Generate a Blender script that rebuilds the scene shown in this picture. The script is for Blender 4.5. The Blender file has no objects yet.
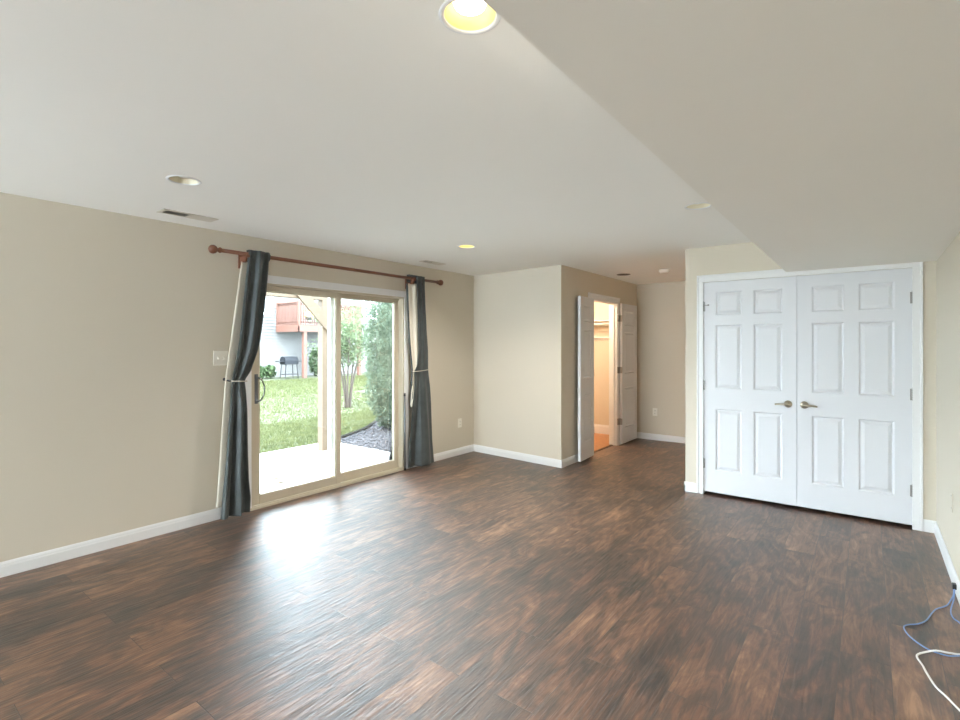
import bpy, bmesh, math, random
from mathutils import Vector, Matrix
import numpy as np

random.seed(7)
rng = np.random.default_rng(7)
SC = bpy.context.scene
COL = SC.collection

# ------------------------------------------------------------------ camera, sky, sun, lights, exposure
cam_d = bpy.data.cameras.new('camera')
cam = bpy.data.objects.new('camera', cam_d)
COL.objects.link(cam)
cam.location = (0, 0, 1.43)
cam.rotation_euler = (math.pi / 2, 0, 0.6568)
cam_d.sensor_width = 36.0
cam_d.lens = 503.41 / 960 * 36
cam_d.shift_y = -14.34 / 960
cam_d.clip_start = 0.05
cam_d.clip_end = 300
SC.camera = cam

world = bpy.data.worlds.new('sky')
SC.world = world
world.use_nodes = True
bg = world.node_tree.nodes['Background']
bg.inputs['Color'].default_value = (0.77, 0.88, 1.0, 1)
bg.inputs['Strength'].default_value = 24.0

def light(name, kind, loc, energy, color=(1, 1, 1), rot=(0, 0, 0), **kw):
    d = bpy.data.lights.new(name, kind)
    d.energy = energy
    d.color = color
    for k, v in kw.items():
        setattr(d, k, v)
    o = bpy.data.objects.new(name, d)
    o.location = loc
    o.rotation_euler = rot
    COL.objects.link(o)
    return o

sun = light('sun', 'SUN', (0, 0, 20), 9.0, (1.0, 0.96, 0.88), angle=0.02)
sun.rotation_euler = Vector((-0.35, 0.62, -0.95)).to_track_quat('-Z', 'Y').to_euler()
# added fill light, set in an invented opening behind the camera
light('added_rear_fill', 'AREA', (-3.15, -4.585, 1.02), 172, (0.86, 0.94, 1.0), (math.radians(114), 0, 0),
      shape='RECTANGLE', size=1.9, size_y=1.94)

SC.view_settings.view_transform = 'Standard'
SC.view_settings.look = 'None'
SC.view_settings.exposure = 0.28
SC.cycles.max_bounces = 16
SC.cycles.diffuse_bounces = 10
SC.view_settings.gamma = 1.0
SC.view_settings.use_curve_mapping = False

# ------------------------------------------------------------------ dimensions
XL, XR, XB = -4.245, 0.412, -2.845       # left wall, right wall, hall closet wall
YB, YK, YD, YR = 5.245, 7.672, 5.165, -4.5  # closet bump, hall end wall, double-door wall, rear wall
H, HS, XS = 2.378, 2.077, -0.572         # ceiling, soffit underside, soffit edge
XD = -1.426                              # left corner of double-door wall
G = -0.12                                # ground outside

# ------------------------------------------------------------------ materials
def lin(c):
    c = c / 255.0
    return c / 12.92 if c <= 0.04045 else ((c + 0.055) / 1.055) ** 2.4

def S(r, g, b):
    return (lin(r), lin(g), lin(b), 1.0)

class N:
    def __init__(self, name):
        self.m = bpy.data.materials.new(name)
        self.m.use_nodes = True
        self.t = self.m.node_tree
        self.b = self.t.nodes['Principled BSDF']
        self.out = self.t.nodes['Material Output']
    def n(self, kind, **kw):
        x = self.t.nodes.new(kind)
        for k, v in kw.items():
            if k.startswith('i_'):
                x.inputs[k[2:].replace('_', ' ')].default_value = v
            else:
                setattr(x, k, v)
        return x
    def l(self, a, ao, b, bi):
        self.t.links.new(a.outputs[ao], b.inputs[bi])

def mat(name, col, rough=0.6, metal=0.0, noise=0.04, scale=8.0, bump=0.0, bscale=200.0, spec=0.5, sheen=0.0):
    k = N(name)
    b = k.b
    b.inputs['Roughness'].default_value = rough
    b.inputs['Metallic'].default_value = metal
    b.inputs['Specular IOR Level'].default_value = spec
    if sheen:
        b.inputs['Sheen Weight'].default_value = sheen
    tc = k.n('ShaderNodeTexCoord')
    nz = k.n('ShaderNodeTexNoise', i_Scale=scale, i_Detail=3.0)
    k.l(tc, 'Object', nz, 'Vector')
    mx = k.n('ShaderNodeMix', data_type='RGBA')
    mx.inputs['A'].default_value = tuple(c * (1 - noise) for c in col[:3]) + (1,)
    mx.inputs['B'].default_value = tuple(min(1, c * (1 + noise)) for c in col[:3]) + (1,)
    k.l(nz, 'Fac', mx, 'Factor')
    k.l(mx, 'Result', b, 'Base Color')
    if bump:
        n2 = k.n('ShaderNodeTexNoise', i_Scale=bscale, i_Detail=2.0)
        k.l(tc, 'Object', n2, 'Vector')
        bp = k.n('ShaderNodeBump', i_Strength=bump, i_Distance=0.002)
        k.l(n2, 'Fac', bp, 'Height')
        k.l(bp, 'Normal', b, 'Normal')
    return k.m

M = {}
M['wall'] = mat('greige_wall_paint', S(211, 203, 188), 0.75, noise=0.012, scale=1.5, bump=0.15, bscale=350, spec=0.3)
M['ceiling'] = mat('white_ceiling_paint', S(246, 245, 241), 0.85, noise=0.012, scale=1.2, bump=0.15, bscale=300, spec=0.2)
M['soffit'] = mat('soffit_shade_tone', S(241, 239, 233), 0.85, noise=0.012, scale=1.2, bump=0.15, bscale=300, spec=0.2)  # ceiling paint greyed a little, the soffit's shade put into its colour
M['trim'] = mat('white_trim_paint', S(230, 231, 232), 0.38, noise=0.01, spec=0.45)
M['door'] = mat('white_door_paint', S(220, 222, 227), 0.42, noise=0.01, bump=0.08, bscale=160, spec=0.4)
M['frame'] = mat('almond_vinyl', S(198, 188, 168), 0.4, noise=0.02)
M['frame_reflection'] = mat('stile_reflection_tone', S(235, 238, 240), 0.35, noise=0.01)  # bluish-white reflection on the meeting stile, put into its colour
M['rod'] = mat('red_brown_wood', S(118, 74, 52), 0.4, noise=0.25, scale=25)
M['nickel'] = mat('satin_nickel', S(176, 168, 152), 0.28, metal=1.0, noise=0.03)
M['hinge'] = mat('hinge_nickel', S(158, 158, 156), 0.4, metal=0.85, noise=0.03)
M['plate'] = mat('white_plastic', S(236, 232, 222), 0.35, noise=0.01)
M['slot'] = mat('dark_slot', S(60, 56, 50), 0.6)
M['lining'] = mat('cream_lining_cloth', S(232, 226, 212), 0.85, noise=0.03, scale=30, bump=0.2, bscale=500)
M['cord'] = mat('pale_grey_cord', S(196, 190, 178), 0.7)
M['black'] = mat('black_plastic', S(30, 32, 34), 0.45)
M['darkmetal'] = mat('grey_metal', S(110, 112, 116), 0.35, metal=0.7)
M['white_cable'] = mat('white_cable_jacket', S(238, 238, 238), 0.4, noise=0.01)
M['blue_cable'] = mat('blue_cable_jacket', S(128, 158, 206), 0.4, noise=0.02)
M['vent'] = mat('vent_enamel', S(222, 216, 204), 0.5, noise=0.01)
M['ventdark'] = mat('duct_shade', S(52, 48, 42), 0.8)
M['baffle'] = mat('white_baffle', S(235, 228, 205), 0.45, noise=0.01)
M['baffle_lit'] = mat('lamplit_baffle', S(240, 220, 140), 0.45, noise=0.01)  # yellow glow of the lit bulb put into the baffle colour
M['bulb_off'] = mat('frosted_bulb', S(232, 232, 226), 0.3, noise=0.01)
M['baffle_grey'] = mat('grey_brown_baffle', S(110, 98, 84), 0.5)  # one grey-brown for the hall light's ring, baffle and bulb
M['concrete'] = mat('patio_concrete', S(150, 148, 144), 0.85, noise=0.06, scale=5, bump=0.3, bscale=80)
M['cedar'] = mat('tan_lumber', S(74, 60, 45), 0.7, noise=0.12, scale=12, bump=0.3, bscale=60)
M['redwood'] = mat('red_brown_deck_stain', S(88, 58, 48), 0.7, noise=0.15, scale=6)
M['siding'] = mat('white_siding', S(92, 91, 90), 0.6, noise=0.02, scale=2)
M['winframe'] = mat('white_window_frame', S(240, 240, 240), 0.5)
M['winglass'] = mat('dark_window_glass', S(110, 125, 135), 0.1, noise=0.15, scale=2)
M['bark'] = mat('grey_brown_bark', S(58, 50, 44), 0.9, noise=0.25, scale=20, bump=0.5, bscale=60)
M['stone'] = mat('pale_grey_stone', S(62, 61, 64), 0.85, spec=0.1, noise=0.45, scale=40)
M['edging'] = mat('dark_edging', S(26, 25, 22), 0.9, spec=0.03)
M['grill'] = mat('black_enamel', S(24, 27, 32), 0.7, spec=0.2)
M['pot'] = mat('dark_planter', S(48, 44, 44), 0.7)
M['petal'] = mat('yellow_petals', S(240, 205, 110), 0.7, noise=0.2, scale=30)
M['deadleaf'] = mat('brown_dry_leaf', S(120, 100, 76), 0.8, noise=0.2, scale=40)

def leaf_mat(name, c1, c2, trans=0.35):
    k = N(name)
    tc = k.n('ShaderNodeTexCoord')
    nz = k.n('ShaderNodeTexNoise', i_Scale=7.0, i_Detail=4.0)
    k.l(tc, 'Object', nz, 'Vector')
    cr = k.n('ShaderNodeValToRGB')
    cr.color_ramp.elements[0].position = 0.32
    cr.color_ramp.elements[0].color = c1
    cr.color_ramp.elements[1].position = 0.68
    cr.color_ramp.elements[1].color = c2
    k.l(nz, 'Fac', cr, 'Fac')
    k.l(cr, 'Color', k.b, 'Base Color')
    k.b.inputs['Roughness'].default_value = 0.8
    k.b.inputs['Specular IOR Level'].default_value = 0.15
    tr = k.n('ShaderNodeBsdfTranslucent')
    k.l(cr, 'Color', tr, 'Color')
    mx = k.n('ShaderNodeMixShader')
    mx.inputs[0].default_value = trans
    k.l(k.b, 'BSDF', mx, 1)
    k.l(tr, 'BSDF', mx, 2)
    k.l(mx, 'Shader', k.out, 'Surface')
    return k.m
M['leaf_tree'] = leaf_mat('light_green_leaves', S(66, 80, 56), S(102, 114, 88))
M['leaf_arb'] = leaf_mat('evergreen_sprays', S(62, 76, 62), S(94, 106, 90))
M['leaf_shrub'] = leaf_mat('shrub_leaves', S(50, 70, 44), S(84, 100, 70))
M['grass'] = leaf_mat('grass_blades', S(62, 68, 40), S(88, 92, 60))

def fabric():
    k = N('slate_curtain_cloth')
    tc = k.n('ShaderNodeTexCoord')
    w1 = k.n('ShaderNodeTexNoise', i_Scale=9.0, i_Detail=4.0)
    k.l(tc, 'Object', w1, 'Vector')
    cr = k.n('ShaderNodeValToRGB')
    cr.color_ramp.elements[0].position = 0.3
    cr.color_ramp.elements[0].color = S(60, 66, 67)
    cr.color_ramp.elements[1].position = 0.7
    cr.color_ramp.elements[1].color = S(74, 81, 82)
    k.l(w1, 'Fac', cr, 'Fac')
    k.l(cr, 'Color', k.b, 'Base Color')
    k.b.inputs['Roughness'].default_value = 0.55
    k.b.inputs['Sheen Weight'].default_value = 0.1
    wv = k.n('ShaderNodeTexNoise', i_Scale=450.0)
    k.l(tc, 'Object', wv, 'Vector')
    bp = k.n('ShaderNodeBump', i_Strength=0.25, i_Distance=0.001)
    k.l(wv, 'Fac', bp, 'Height')
    k.l(bp, 'Normal', k.b, 'Normal')
    return k.m
M['fabric'] = fabric()

def glass():
    k = N('window_glass')
    k.t.nodes.remove(k.b)
    tr = k.n('ShaderNodeBsdfTransparent')
    tr.inputs['Color'].default_value = (0.96, 0.985, 0.97, 1)
    gl = k.n('ShaderNodeBsdfGlossy')
    gl.inputs['Roughness'].default_value = 0.02
    fr = k.n('ShaderNodeFresnel', i_IOR=1.45)
    mx = k.n('ShaderNodeMixShader')
    k.l(fr, 'Fac', mx, 0)
    k.l(tr, 'BSDF', mx, 1)
    k.l(gl, 'BSDF', mx, 2)
    k.l(mx, 'Shader', k.out, 'Surface')
    return k.m
M['glass'] = glass()

def emis(name, col, strength):
    k = N(name)
    k.b.inputs['Emission Color'].default_value = col
    k.b.inputs['Emission Strength'].default_value = strength
    k.b.inputs['Base Color'].default_value = (0.9, 0.9, 0.85, 1)
    return k.m
M['bulb_on'] = emis('lit_bulb', (1.0, 0.93, 0.76, 1), 5.0)

def floor_mat():
    k = N('dark_hand_scraped_planks')
    b = k.b
    tc = k.n('ShaderNodeTexCoord')
    sep = k.n('ShaderNodeSeparateXYZ')
    k.l(tc, 'Object', sep, 'Vector')
    cmb = k.n('ShaderNodeCombineXYZ')
    ax = k.n('ShaderNodeMath', operation='ADD'); ax.inputs[1].default_value = 2.604 + 0.185 * 40
    ay = k.n('ShaderNodeMath', operation='ADD'); ay.inputs[1].default_value = 20.2
    k.l(sep, 'X', ax, 0); k.l(sep, 'Y', ay, 0)
    k.l(ay, 'Value', cmb, 'X'); k.l(ax, 'Value', cmb, 'Y')
    br = k.n('ShaderNodeTexBrick', offset=0.37, offset_frequency=2, squash=1.0)
    br.inputs['Color1'].default_value = (0, 0, 0, 1)
    br.inputs['Color2'].default_value = (1, 1, 1, 1)
    br.inputs['Mortar'].default_value = (0.5, 0.5, 0.5, 1)
    br.inputs['Scale'].default_value = 1.0
    br.inputs['Mortar Size'].default_value = 0.0016
    br.inputs['Mortar Smooth'].default_value = 0.4
    br.inputs['Bias'].default_value = 0.0
    br.inputs['Brick Width'].default_value = 1.22
    br.inputs['Row Height'].default_value = 0.185
    k.l(cmb, 'Vector', br, 'Vector')
    # shift the grain per plank
    sc = k.n('ShaderNodeVectorMath', operation='SCALE'); sc.inputs['Scale'].default_value = 37.0
    k.l(br, 'Color', sc, 0)
    ad = k.n('ShaderNodeVectorMath', operation='ADD')
    k.l(tc, 'Object', ad, 0); k.l(sc, 'Vector', ad, 1)
    mp = k.n('ShaderNodeMapping'); mp.inputs['Scale'].default_value = (5.0, 1.7, 1.0)
    k.l(ad, 'Vector', mp, 'Vector')
    g1 = k.n('ShaderNodeTexNoise', i_Scale=1.3, i_Detail=6.0, i_Roughness=0.6, i_Distortion=2.4)
    k.l(mp, 'Vector', g1, 'Vector')
    mp2 = k.n('ShaderNodeMapping'); mp2.inputs['Scale'].default_value = (17.0, 1.7, 1.0)
    k.l(ad, 'Vector', mp2, 'Vector')
    g2 = k.n('ShaderNodeTexNoise', i_Scale=1.6, i_Detail=6.0, i_Roughness=0.62, i_Distortion=1.6)
    k.l(mp2, 'Vector', g2, 'Vector')
    mp3 = k.n('ShaderNodeMapping'); mp3.inputs['Scale'].default_value = (3.0, 2.2, 1.0)
    k.l(ad, 'Vector', mp3, 'Vector')
    g3 = k.n('ShaderNodeTexNoise', i_Scale=0.9, i_Detail=3.0)
    k.l(mp3, 'Vector', g3, 'Vector')
    m1 = k.n('ShaderNodeMix', data_type='FLOAT'); m1.inputs['Factor'].default_value = 0.42
    k.l(g1, 'Fac', m1, 'A'); k.l(g2, 'Fac', m1, 'B')
    m2 = k.n('ShaderNodeMix', data_type='FLOAT'); m2.inputs['Factor'].default_value = 0.25
    k.l(m1, 'Result', m2, 'A'); k.l(g3, 'Fac', m2, 'B')
    pl = k.n('ShaderNodeMapRange'); pl.inputs['To Min'].default_value = -0.03; pl.inputs['To Max'].default_value = 0.03
    k.l(br, 'Color', pl, 'Value')
    sm = k.n('ShaderNodeMath', operation='ADD')
    k.l(m2, 'Result', sm, 0); k.l(pl, 'Result', sm, 1)
    cr = k.n('ShaderNodeValToRGB')
    e = cr.color_ramp.elements
    e[0].position = 0.37; e[0].color = S(26, 19, 16)
    e[1].position = 0.66; e[1].color = S(166, 125, 92)
    for p, c in ((0.43, S(56, 40, 31)), (0.49, S(80, 55, 41)), (0.53, S(104, 71, 50)), (0.585, S(124, 89, 65))):
        x = e.new(p); x.color = c
    k.l(sm, 'Value', cr, 'Fac')
    dk = k.n('ShaderNodeMix', data_type='RGBA'); dk.inputs['B'].default_value = S(34, 26, 22)
    k.l(br, 'Fac', dk, 'Factor'); k.l(cr, 'Color', dk, 'A')
    k.l(dk, 'Result', b, 'Base Color')
    b.inputs['Roughness'].default_value = 0.44
    b.inputs['Specular IOR Level'].default_value = 1.0
    b.inputs['IOR'].default_value = 1.5
    b.inputs['Coat Weight'].default_value = 0.7
    b.inputs['Coat Roughness'].default_value = 0.58
    # scraped ripples running along the planks, and the seams
    mp4 = k.n('ShaderNodeMapping'); mp4.inputs['Scale'].default_value = (75.0, 5.0, 1.0)
    k.l(ad, 'Vector', mp4, 'Vector')
    g4 = k.n('ShaderNodeTexNoise', i_Scale=1.0, i_Detail=2.0, i_Distortion=0.6)
    k.l(mp4, 'Vector', g4, 'Vector')
    hs = k.n('ShaderNodeMath', operation='MULTIPLY'); hs.inputs[1].default_value = -1.2
    k.l(br, 'Fac', hs, 0)
    ha = k.n('ShaderNodeMath', operation='ADD')
    k.l(g4, 'Fac', ha, 0); k.l(hs, 'Value', ha, 1)
    bp = k.n('ShaderNodeBump', i_Strength=0.8, i_Distance=0.006)
    k.l(ha, 'Value', bp, 'Height')
    k.l(bp, 'Normal', b, 'Normal')
    return k.m
M['floor'] = floor_mat()

# ------------------------------------------------------------------ mesh building
class MB:
    def __init__(self):
        self.v, self.f, self.sm = [], [], []
    def face(self, idx, smooth=False):
        self.f.append(idx); self.sm.append(smooth)
    def box(self, x0, x1, y0, y1, z0, z1, bev=0.0):
        x0, x1 = min(x0, x1), max(x0, x1); y0, y1 = min(y0, y1), max(y0, y1); z0, z1 = min(z0, z1), max(z0, z1)
        if bev > 0:
            bev = min(bev, (x1 - x0) / 2.5, (y1 - y0) / 2.5, (z1 - z0) / 2.5)
            bm = bmesh.new()
            bmesh.ops.create_cube(bm, size=1)
            for v in bm.verts:
                v.co = Vector(((x0 + x1) / 2 + v.co.x * (x1 - x0), (y0 + y1) / 2 + v.co.y * (y1 - y0), (z0 + z1) / 2 + v.co.z * (z1 - z0)))
            bmesh.ops.bevel(bm, geom=bm.edges[:], offset=bev, segments=2, affect='EDGES', profile=0.6)
            self.bm(bm)
            return self
        n = len(self.v)
        self.v += [(x0, y0, z0), (x1, y0, z0), (x1, y1, z0), (x0, y1, z0), (x0, y0, z1), (x1, y0, z1), (x1, y1, z1), (x0, y1, z1)]
        for q in ((3, 2, 1, 0), (4, 5, 6, 7), (0, 1, 5, 4), (1, 2, 6, 5), (2, 3, 7, 6), (3, 0, 4, 7)):
            self.face([n + i for i in q])
        return self
    def bm(self, bm, smooth=False, mtx=None):
        n = len(self.v)
        bm.verts.index_update()
        for v in bm.verts:
            self.v.append(tuple(mtx @ v.co if mtx else v.co))
        for f in bm.faces:
            self.face([n + v.index for v in f.verts], smooth)
        bm.free()
        return self
    def grid(self, rows, closed=False, smooth=True, flip=False):
        n = len(self.v); w = len(rows[0])
        for r in rows:
            self.v += [tuple(p) for p in r]
        for i in range(len(rows) - 1):
            for j in range(w if closed else w - 1):
                a, b_ = n + i * w + j, n + i * w + (j + 1) % w
                c, d = n + (i + 1) * w + (j + 1) % w, n + (i + 1) * w + j
                self.face([a, d, c, b_] if flip else [a, b_, c, d], smooth)
        return self
    def tube(self, pts, r, seg=12, cap=True):
        pts = [Vector(p) for p in pts]
        rs = r if isinstance(r, (list, tuple)) else [r] * len(pts)
        rows = []
        up = None
        for i, p in enumerate(pts):
            t = (pts[min(i + 1, len(pts) - 1)] - pts[max(i - 1, 0)]).normalized()
            if up is None:
                a = Vector((0, 0, 1)) if abs(t.z) < 0.9 else Vector((1, 0, 0))
                up = a - t * a.dot(t)
            else:
                up = up - t * up.dot(t)
            up.normalize()
            s = t.cross(up)
            rows.append([p + (up * math.cos(2 * math.pi * k / seg) + s * math.sin(2 * math.pi * k / seg)) * rs[i] for k in range(seg)])
        n0 = len(self.v)
        self.grid(rows, closed=True, flip=False)
        if cap:
            self.face([n0 + k for k in range(seg)][::-1]); m = len(self.v) - seg
            self.face([m + k for k in range(seg)])
        return self
    def lathe(self, prof, c, axis='z', seg=32, sign=1):
        """prof: (radius, offset along axis)"""
        rows = []
        for r, h in prof:
            row = []
            for k in range(seg):
                a = 2 * math.pi * k / seg
                u, w = r * math.cos(a), r * math.sin(a)
                h_ = h * sign
                if axis == 'z': row.append((c[0] + u, c[1] + w, c[2] + h_))
                elif axis == 'y': row.append((c[0] + u, c[1] + h_, c[2] + w))
                else: row.append((c[0] + h_, c[1] + u, c[2] + w))
            rows.append(row)
        self.grid(rows, closed=True)
        return self
    def prism(self, poly, z0, z1):
        n = len(self.v); k = len(poly)
        self.v += [(p[0], p[1], z0) for p in poly] + [(p[0], p[1], z1) for p in poly]
        self.face([n + i for i in range(k)][::-1]); self.face([n + k + i for i in range(k)])
        for i in range(k):
            j = (i + 1) % k
            self.face([n + i, n + j, n + k + j, n + k + i])
        return self
    def build(self, name, material, parent=None, origin=None, recalc=True):
        v = self.v
        if origin is None:
            if parent is not None:
                origin = world_loc(parent)
            else:
                xs, ys, zs = zip(*v)
                origin = ((min(xs) + max(xs)) / 2, (min(ys) + max(ys)) / 2, min(zs))
        me = bpy.data.meshes.new(name)
        me.from_pydata([(p[0] - origin[0], p[1] - origin[1], p[2] - origin[2]) for p in v], [], self.f)
        me.polygons.foreach_set('use_smooth', self.sm)
        me.materials.append(M[material] if isinstance(material, str) else material)
        if recalc:
            bm = bmesh.new(); bm.from_mesh(me)
            bmesh.ops.recalc_face_normals(bm, faces=bm.faces[:])
            bm.to_mesh(me); bm.free()
        me.update()
        o = bpy.data.objects.new(name, me)
        COL.objects.link(o)
        if parent is not None:
            o.parent = parent
            pl = world_loc(parent)
            o.location = (origin[0] - pl[0], origin[1] - pl[1], origin[2] - pl[2])
        else:
            o.location = origin
        WL[o.name] = tuple(origin)
        return o

WL = {}
def world_loc(o):
    return WL[o.name]

def tag(o, label=None, cat=None, group=None, kind=None):
    if label: o['label'] = label
    if cat: o['category'] = cat
    if group: o['group'] = group
    if kind: o['kind'] = kind
    return o

def empty(name, loc, label, cat, group=None, kind=None):
    o = bpy.data.objects.new(name, None)
    o.empty_display_size = 0.1
    o.location = loc
    COL.objects.link(o)
    WL[o.name] = tuple(loc)
    return tag(o, label, cat, group, kind)

def struct(name, mb, material, label=None, cat=None):
    return tag(mb.build(name, material), label, cat, kind='structure')

def interp(tab, z):
    t = sorted(tab)
    if z <= t[0][0]: return t[0][1:]
    for a, b in zip(t, t[1:]):
        if z <= b[0]:
            k = (z - a[0]) / (b[0] - a[0])
            return tuple(a[i] + (b[i] - a[i]) * k for i in range(1, len(a)))
    return t[-1][1:]

def spline(pts, n=8):
    pts = [Vector(p) for p in pts]
    out = []
    for i in range(len(pts) - 1):
        p0, p1, p2, p3 = pts[max(i - 1, 0)], pts[i], pts[i + 1], pts[min(i + 2, len(pts) - 1)]
        for k in range(n):
            t = k / n
            out.append(0.5 * ((2 * p1) + (p2 - p0) * t + (2 * p0 - 5 * p1 + 4 * p2 - p3) * t * t + (3 * p1 - p0 - 3 * p2 + p3) * t ** 3))
    out.append(pts[-1])
    return out

# ------------------------------------------------------------------ the room shell
struct('floor', MB().box(XL - 0.15, XR + 0.1, YR - 0.1, YK + 0.1, -0.08, 0.0), 'floor', 'dark brown wood plank floor of the empty room', 'floor')

warm_floor = mat('lamplit_closet_floor', S(168, 116, 74), 0.35, noise=0.3, scale=14)  # orange of the added closet slab stands in for warm lamplight
struct('floor_closet', MB().box(XL, XB - 0.092, YB + 0.24, YK, 0.0, 0.004), warm_floor, 'added floor slab in the lit closet, warm lamplight put into its orange-brown colour', 'floor')
LIGHTS = [(-0.905, 1.127), (-3.107, 1.25), (-3.04, 3.733), (-0.913, 3.612), (-2.58, 6.478)]
CANR = 0.080
def ceiling_mesh():
    mb = MB().box(XL - 0.15, XR + 0.1, YR - 0.1, YK + 0.1, H, H + 0.15)
    o = struct('ceiling', mb, 'ceiling', 'flat white ceiling with recessed lights and vents', 'ceiling')
    cut = MB()
    for x, y in LIGHTS:
        cut.lathe([(0.0, 0), (CANR, 0), (CANR, 0.125), (0.0, 0.125)], (x, y, H - 0.02), seg=40)
    c = cut.build('cutter', 'ceiling')
    bm = bmesh.new(); bm.from_mesh(c.data); bmesh.ops.remove_doubles(bm, verts=bm.verts[:], dist=1e-5)
    bmesh.ops.recalc_face_normals(bm, faces=bm.faces[:]); bm.to_mesh(c.data); bm.free()
    mod = o.modifiers.new('holes', 'BOOLEAN'); mod.object = c; mod.operation = 'DIFFERENCE'; mod.solver = 'EXACT'
    bpy.context.view_layer.update()
    ev = o.evaluated_get(bpy.context.evaluated_depsgraph_get())
    me = bpy.data.meshes.new_from_object(ev)
    o.modifiers.clear(); o.data = me
    me.polygons.foreach_set('use_smooth', [False] * len(me.polygons))
    bpy.data.objects.remove(c)
ceiling_mesh()
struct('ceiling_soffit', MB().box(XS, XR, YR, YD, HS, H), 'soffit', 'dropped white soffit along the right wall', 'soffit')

# left wall with the patio door opening
OY0, OY1, OZ1 = 2.235, 4.075, 2.0
w = MB()
w.box(XL - 0.15, XL, YR, OY0, 0, H).box(XL - 0.15, XL, OY1, YK + 0.1, 0, H).box(XL - 0.15, XL, OY0, OY1, OZ1, H)
struct('wall_left', w, 'wall', 'greige wall with the patio door', 'wall')
# closet bump: front face, side face with the closet opening
CY0, CY1, CZ = 6.02, 6.915, 2.045
YBL = 5.362     # the bump's face runs slightly out of square
struct('wall_closet_front', MB().prism([(XL, YBL), (XB, YB), (XB, YB + 0.115), (XL, YBL + 0.115)], 0, H), 'wall', 'greige wall facing the room beside the patio door', 'wall')
w = MB()
w.box(XB - 0.115, XB, YB + 0.116, CY0, 0, H).box(XB - 0.115, XB, CY1, YK, 0, H).box(XB - 0.115, XB, CY0, CY1, CZ, H)
struct('wall_closet_side', w, 'wall', 'greige hall wall with the open closet doors', 'wall')
struct('wall_hall_end', MB().box(XL, XD + 0.12, YK, YK + 0.1, 0, H), 'wall', 'grey wall at the end of the short hall', 'wall')
struct('wall_hall_right', MB().box(XD, XD + 0.1, YD + 0.1, YK, 0, H), 'wall', 'hall wall behind the double door corner', 'wall')
# wall with the double doors
DX0, DX1, DZ = -1.262, 0.276, 2.042
w = MB()
w.box(XD, DX0, YD, YD + 0.1, 0, H).box(DX1, XR, YD, YD + 0.1, 0, H).box(DX0, DX1, YD, YD + 0.1, DZ, H)
struct('wall_doors', w, 'wall', 'greige wall around the white double doors', 'wall')
struct('wall_utility', MB().box(XD + 0.1, XR, YD + 0.5, YD + 0.56, 0, H).box(XR, XR + 0.1, YD + 0.1, YD + 0.56, 0, H), 'wall', 'wall inside the closet behind the double doors', 'wall')
struct('wall_right', MB().box(XR, XR + 0.1, YR, YD + 0.1, 0, H), 'wall', 'greige wall at the right edge', 'wall')
# wall behind the camera, with an opening added for the fill light
w = MB()
w.box(XL, -4.12, YR - 0.1, YR, 0, H).box(-2.18, XR, YR - 0.1, YR, 0, H).box(-4.12, -2.18, YR - 0.1, YR, 2.02, H)
struct('wall_rear', w, 'wall', 'greige wall behind the camera', 'wall')

e = empty('added_rear_window', (-3.15, YR - 0.05, 0), 'added glass door window around the fill light in the unseen rear wall', 'window', None, 'structure')  # unseen window, added as a source for the fill light
f = MB()
for a, b in ((-4.12, -4.06), (-3.18, -3.12), (-2.24, -2.18)):
    f.box(a, b, YR - 0.06, YR - 0.01, 0, 2.02)
f.box(-4.06, -3.18, YR - 0.06, YR - 0.01, 0, 0.06).box(-3.12, -2.24, YR - 0.06, YR - 0.01, 0, 0.06).box(-4.06, -3.18, YR - 0.06, YR - 0.01, 1.96, 2.02).box(-3.12, -2.24, YR - 0.06, YR - 0.01, 1.96, 2.02)
f.build('added_window_frame', 'trim', e)
MB().box(-4.06, -3.18, YR - 0.037, YR - 0.033, 0.06, 1.96).build('pane', 'glass', e)
MB().box(-3.12, -2.24, YR - 0.037, YR - 0.033, 0.06, 1.96).build('pane', 'glass', e)

# baseboards: profiled board
BBH, BBT = 0.092, 0.013
PROF = [(0, 0), (BBT, 0), (BBT, 0.062), (BBT * 0.8, 0.070), (BBT * 0.75, 0.078), (BBT * 0.45, 0.088), (BBT * 0.3, BBH), (0, BBH)]
def baseboard(name, p0, p1, nrm, label, prof=PROF):
    mb = MB()
    rows = []
    for p in (p0, p1):
        rows.append([(p[0] + nrm[0] * t, p[1] + nrm[1] * t, z) for t, z in prof])
    mb.grid(rows, closed=True, smooth=False)
    k = len(prof)
    mb.face(list(range(k))[::-1]); mb.face(list(range(k, 2 * k)))
    return struct(name, mb, 'trim', label, 'baseboard')
baseboard('baseboard_left', (XL, YR), (XL, OY0 - 0.06), (1, 0), 'white baseboard left of the patio door')
baseboard('baseboard_corner', (XL, OY1 + 0.06), (XL, YBL), (1, 0), 'white baseboard between patio door and corner')
baseboard('baseboard_closet_front', (XL, YBL), (XB + BBT, YB), (0, -1), 'white baseboard on the wall facing the room')
baseboard('baseboard_closet_side', (XB, YB - BBT), (XB, CY0 - 0.06), (1, 0), 'short white baseboard left of the open closet')
baseboard('baseboard_closet_side_far', (XB, CY1 + 0.07), (XB, YK), (1, 0), 'white baseboard behind the far closet door')
baseboard('baseboard_hall_end', (XB, YK), (XD, YK), (0, -1), 'white baseboard at the hall end')
baseboard('baseboard_doors_left', (XD - BBT, YD), (DX0 - 0.056, YD), (0, -1), 'short white baseboard left of the double doors')
baseboard('baseboard_hall_right', (XD, YD - BBT), (XD, YK), (-1, 0), 'white baseboard round the hall corner')
baseboard('baseboard_doors_right', (DX1 + 0.06, YD), (XR, YD), (0, -1), 'short white baseboard right of the double doors')
baseboard('baseboard_right', (XR, YR), (XR, YD), (-1, 0), 'white baseboard along the right wall')

# casings
def casing_piece(mb, x0, x1, y0, y1, z0, z1):
    mb.box(x0, x1, y0, y1, z0, z1, 0.004)
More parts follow.
